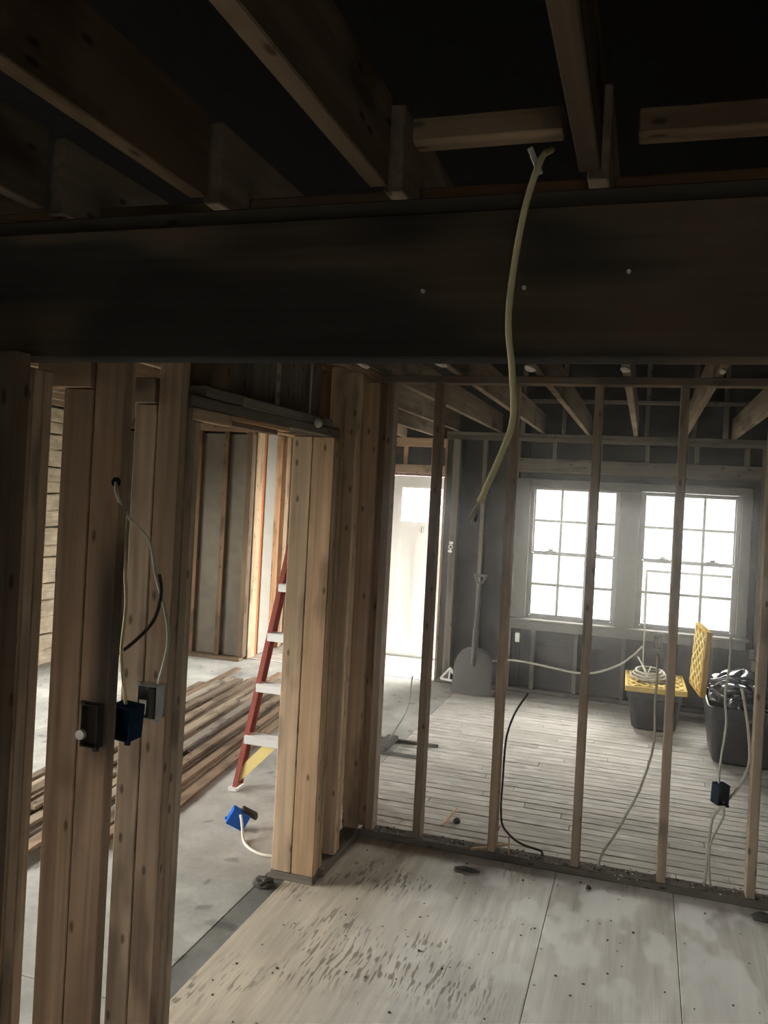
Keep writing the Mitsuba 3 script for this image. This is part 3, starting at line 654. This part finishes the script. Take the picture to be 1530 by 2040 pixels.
put('socket', tube([(-1.466, 7.645, .26), (-1.47, 7.69, .44), (-1.476, 7.745, .60)], .022, 10), 'm_greyplastic', sh, smooth=True)
put('grip', cat_([tube([(-1.54, 7.87, 1.09), (-1.41, 7.87, 1.09)], .014, 8, sp=False), tube([(-1.475, 7.84, 1.0), (-1.51, 7.85, 1.04), (-1.53, 7.87, 1.09)], .012, 8), tube([(-1.475, 7.84, 1.0), (-1.44, 7.85, 1.04), (-1.42, 7.87, 1.09)], .012, 8)]), 'm_greyplastic', sh, smooth=True)
tri = thing('plastic_bracket', 'small white triangular plastic bracket leaning at the foot of the dark wall', 'bracket')
P3 = [(-1.80, 7.80, .075), (-1.72, 7.86, .175), (-1.635, 7.80, .06)]
put('frame', cat_([tube([P3[a], P3[b]], .012, 8, sp=False) for a, b in ((0, 1), (1, 2), (2, 0))] + [tube([P3[1], (-1.717, 7.80, .07)], .01, 8, sp=False)]), 'm_whiteplastic', tri)

# ------------------------------------------------------------------ totes, lids, bag
def tote_body(x0, x1, y0, y1, z1, taper=.05):
    def ring(z, k, r=.05):
        pts = []
        for cxx, cyy, a0 in ((x1 - k - r, y1 - k - r, 0), (x0 + k + r, y1 - k - r, 90), (x0 + k + r, y0 + k + r, 180), (x1 - k - r, y0 + k + r, 270)):
            for s in range(6):
                a = math.radians(a0 + 18 * s)
                pts.append((cxx + r * math.cos(a), cyy + r * math.sin(a), z))
        return pts
    levels = [(0.0, taper + .02), (.02, taper), (z1 * .78, .012), (z1 * .80, .0), (z1, .0), (z1, .012), (.03, taper + .01)]
    rings = [ring(z, k) for z, k in levels]
    n = len(rings[0])
    V = [p for r_ in rings for p in r_] + [((x0 + x1) / 2, (y0 + y1) / 2, 0.0), ((x0 + x1) / 2, (y0 + y1) / 2, .03)]
    Fc = []
    for i in range(len(rings) - 1):
        for j in range(n):
            j2 = (j + 1) % n
            Fc += [[i * n + j, i * n + j2, (i + 1) * n + j2], [i * n + j, (i + 1) * n + j2, (i + 1) * n + j]]
    b, t = len(V) - 2, len(V) - 1
    for j in range(n):
        j2 = (j + 1) % n
        Fc += [[b, j2, j], [t, (len(rings) - 1) * n + j, (len(rings) - 1) * n + j2]]
    return trimesh.Trimesh(V, Fc, process=False)

def lid_parts(w, l, parent):
    """yellow tote lid, lying flat with centre at the origin; returns meshes"""
    base = cat_([cbox(-w / 2, w / 2, -l / 2, l / 2, -.006, .006, .004), cbox(-w / 2, w / 2, -l / 2, -l / 2 + .022, -.03, .014, .005), cbox(-w / 2, w / 2, l / 2 - .022, l / 2, -.03, .014, .005),
                 cbox(-w / 2, -w / 2 + .022, -l / 2, l / 2, -.03, .014, .005), cbox(w / 2 - .022, w / 2, -l / 2, l / 2, -.03, .014, .005)])
    ribs = []
    n = 11
    for k in range(-n, n + 1):
        c = k * .085
        for s in (1, -1):
            # line x = c + s*y*0.55 clipped to the field
            pts = []
            for t in np.linspace(-l / 2 + .03, l / 2 - .03, 60):
                x = c + s * t * .55
                if abs(x) < w / 2 - .03: pts.append((x, t))
            if len(pts) > 4:
                ribs.append(beam_between((*pts[0], .009), (*pts[-1], .009), .014, .022, .002))
    return base, cat_(ribs)
t1 = thing('storage_tote', 'black plastic tote with a flat yellow lid below the right window', 'tote')
put('body', tote_body(-.075, .37, 7.10, 7.74, .33), 'm_bin', t1, smooth=40)
base, ribs = lid_parts(.485, .68, None)
lidk = put('lid', tw(base, (.148, 7.42, .35), rz=0.02), 'm_ochre', t1)
put('ribs', tw(ribs, (.148, 7.42, .35), rz=0.02), 'm_yellow', lidk)
l2 = thing('tote_lid', 'yellow lattice tote lid standing on edge between the two totes', 'lid')
base, ribs = lid_parts(.50, .52, None)
M = dict(loc=(.462, 6.98, .66), ry=-math.pi / 2 + .06, rz=.10)
put('plate', tw(base, **M), 'm_mustard', l2)
put('ribs', tw(ribs, **M), 'm_yellow', l2)
t2 = thing('storage_tote', 'second black plastic tote, at the right and heaped with a black bag', 'tote')
put('body', tote_body(.50, 1.0, 6.42, 7.1, .42), 'm_bin', t2, smooth=40)
sp_ = trimesh.creation.icosphere(subdivisions=6)
v = sp_.vertices.copy()
w_ = meshkit.fbm(v * 1.3 + 5, 2)
az = np.arctan2(v[:, 1], v[:, 0])
ridge = np.abs(np.sin(2.3 * az + 9 * w_)) ** .7 * .5 + np.abs(np.sin(4.1 * v[:, 2] + 3 * v[:, 1] + 11 * meshkit.fbm(v * .9 + 2, 2))) ** .7 * .5
v = v * (.80 + .30 * ridge[:, None]) * np.array([.25, .34, .17]) + np.array([.765, 6.74, .47])
v[:, 2] = np.maximum(v[:, 2], .424); v[:, 0] = np.maximum(v[:, 0], .525)
put('rubbish_bag', trimesh.Trimesh(v, sp_.faces, process=False), 'm_bag', smooth=True, label='crumpled shiny black plastic bag heaped on the right tote', cat='bag')
coil = thing('cable_coil', 'coil of pale cable with loose ends lying on the yellow lid', 'cable')
cp = [(.10 + .16 * math.cos(a) * (1 - .02 * a), 7.42 + .20 * math.sin(a), .365 + .012 + .004 * a) for a in np.linspace(0, 6 * math.pi, 60)]
put('loops', tube(cp, .009, 6, 3), 'm_cable', coil, smooth=True)
put('sheet', tw(cbox(-.14, .14, -.2, .2, -.006, .006, .004), (.14, 7.45, .375), rz=.1, ry=.05), 'm_greyplastic', coil)
for (dx, dz) in ((-.08, .17), (.03, .10), (-.02, .08)):
    put('loose_end', tube([(.08, 7.38, .39), (.08 + dx * .4, 7.36, .39 + dz * .5), (.08 + dx, 7.35, .39 + dz)], .006, 6), 'm_whiteplastic', coil, smooth=True)

# ------------------------------------------------------------------ splinters and rubble
def stick(p, q, r, lab):
    put('splinter', beam_between(p, q, r, r * .7, .001), 'm_wood', uv=(.95, 1.5), label=lab, cat='splinter')
stick((-.993, 4.52, .006), (-.975, 4.80, .006), .012, 'thin pale splinter lying on the old boards behind the second stud')
stick((-.765, 4.20, .045), (-.585, 4.26, .075), .013, 'pale splinter lying across the bottom plate at the third stud')
stick((-.70, 4.262, .045), (-.632, 4.30, .15), .007, 'thin sliver leaning against the foot of the third stud')
stick((-.575, 4.225, .04), (-.578, 4.235, .13), .007, 'short upright sliver on the bottom plate right of the third stud')
def rubble(n, seed, region, zf, r0, r1):
    g = np.random.default_rng(seed)
    ms = []
    for _ in range(n):
        x, y_ = region(g)
        r = g.uniform(r0, r1)
        m = trimesh.creation.icosphere(subdivisions=0, radius=1)
        m.vertices = m.vertices * (r * g.uniform(.6, 1.2, 3) * [1, 1, .6]) + [x, y_, zf + r * .3]
        ms.append(m)
    return cat_(ms)
put('rubble', rubble(420, 3, lambda g: (g.uniform(-1.36, 1.5), 4.255 + g.normal(0, .03)), .038, .002, .008), 'm_debris', label='dark dust and crumbs along the bottom plate of the partition', cat='rubble', kind='stuff')
put('plaster_crumbs', rubble(60, 4, lambda g: (g.uniform(-1.36, 1.3), 4.25 + g.normal(0, .04)), .038, .003, .007), 'm_bits', label='pale plaster crumbs scattered along the bottom plate', cat='crumbs', kind='stuff')
put('floor_crumbs', rubble(150, 5, lambda g: (g.uniform(-1.45, 1.4), g.uniform(2.2, 4.2)), .0, .002, .007), 'm_debris', label='small dark crumbs scattered over the plywood floor', cat='crumbs', kind='stuff')
def chunk(c, s, seed, lab, mat='m_debris'):
    m = trimesh.creation.icosphere(subdivisions=3)
    v = m.vertices.copy()
    v = v * (.6 + .8 * meshkit.fbm(v * 1.7 + seed, 3))[:, None] * np.array(s)
    v[:, 2] = np.maximum(v[:, 2], -s[2] * .4)
    m.vertices = v + np.array(c) + [0, 0, s[2] * .4]
    put('wood_scrap', m, mat, label=lab, cat='scrap')
chunk((-1.60, 3.52, -.008), (.05, .04, .03), 1, 'black scrap on the floor strip left of the pale post')
chunk((-.93, 4.62, -.004), (.02, .02, .02), 4, 'small black lump on the old boards behind the second stud')
chunk((-.17, 4.10, 0), (.012, .012, .012), 6, 'tiny black lump on the plywood in front of the fourth stud')
chunk((.60, 4.12, 0), (.05, .03, .02), 8, 'dark scrap on the plywood at the right edge')
chunk((-.75, 4.05, 0), (.06, .02, .012), 9, 'flat grey scrap on the plywood near the corner')
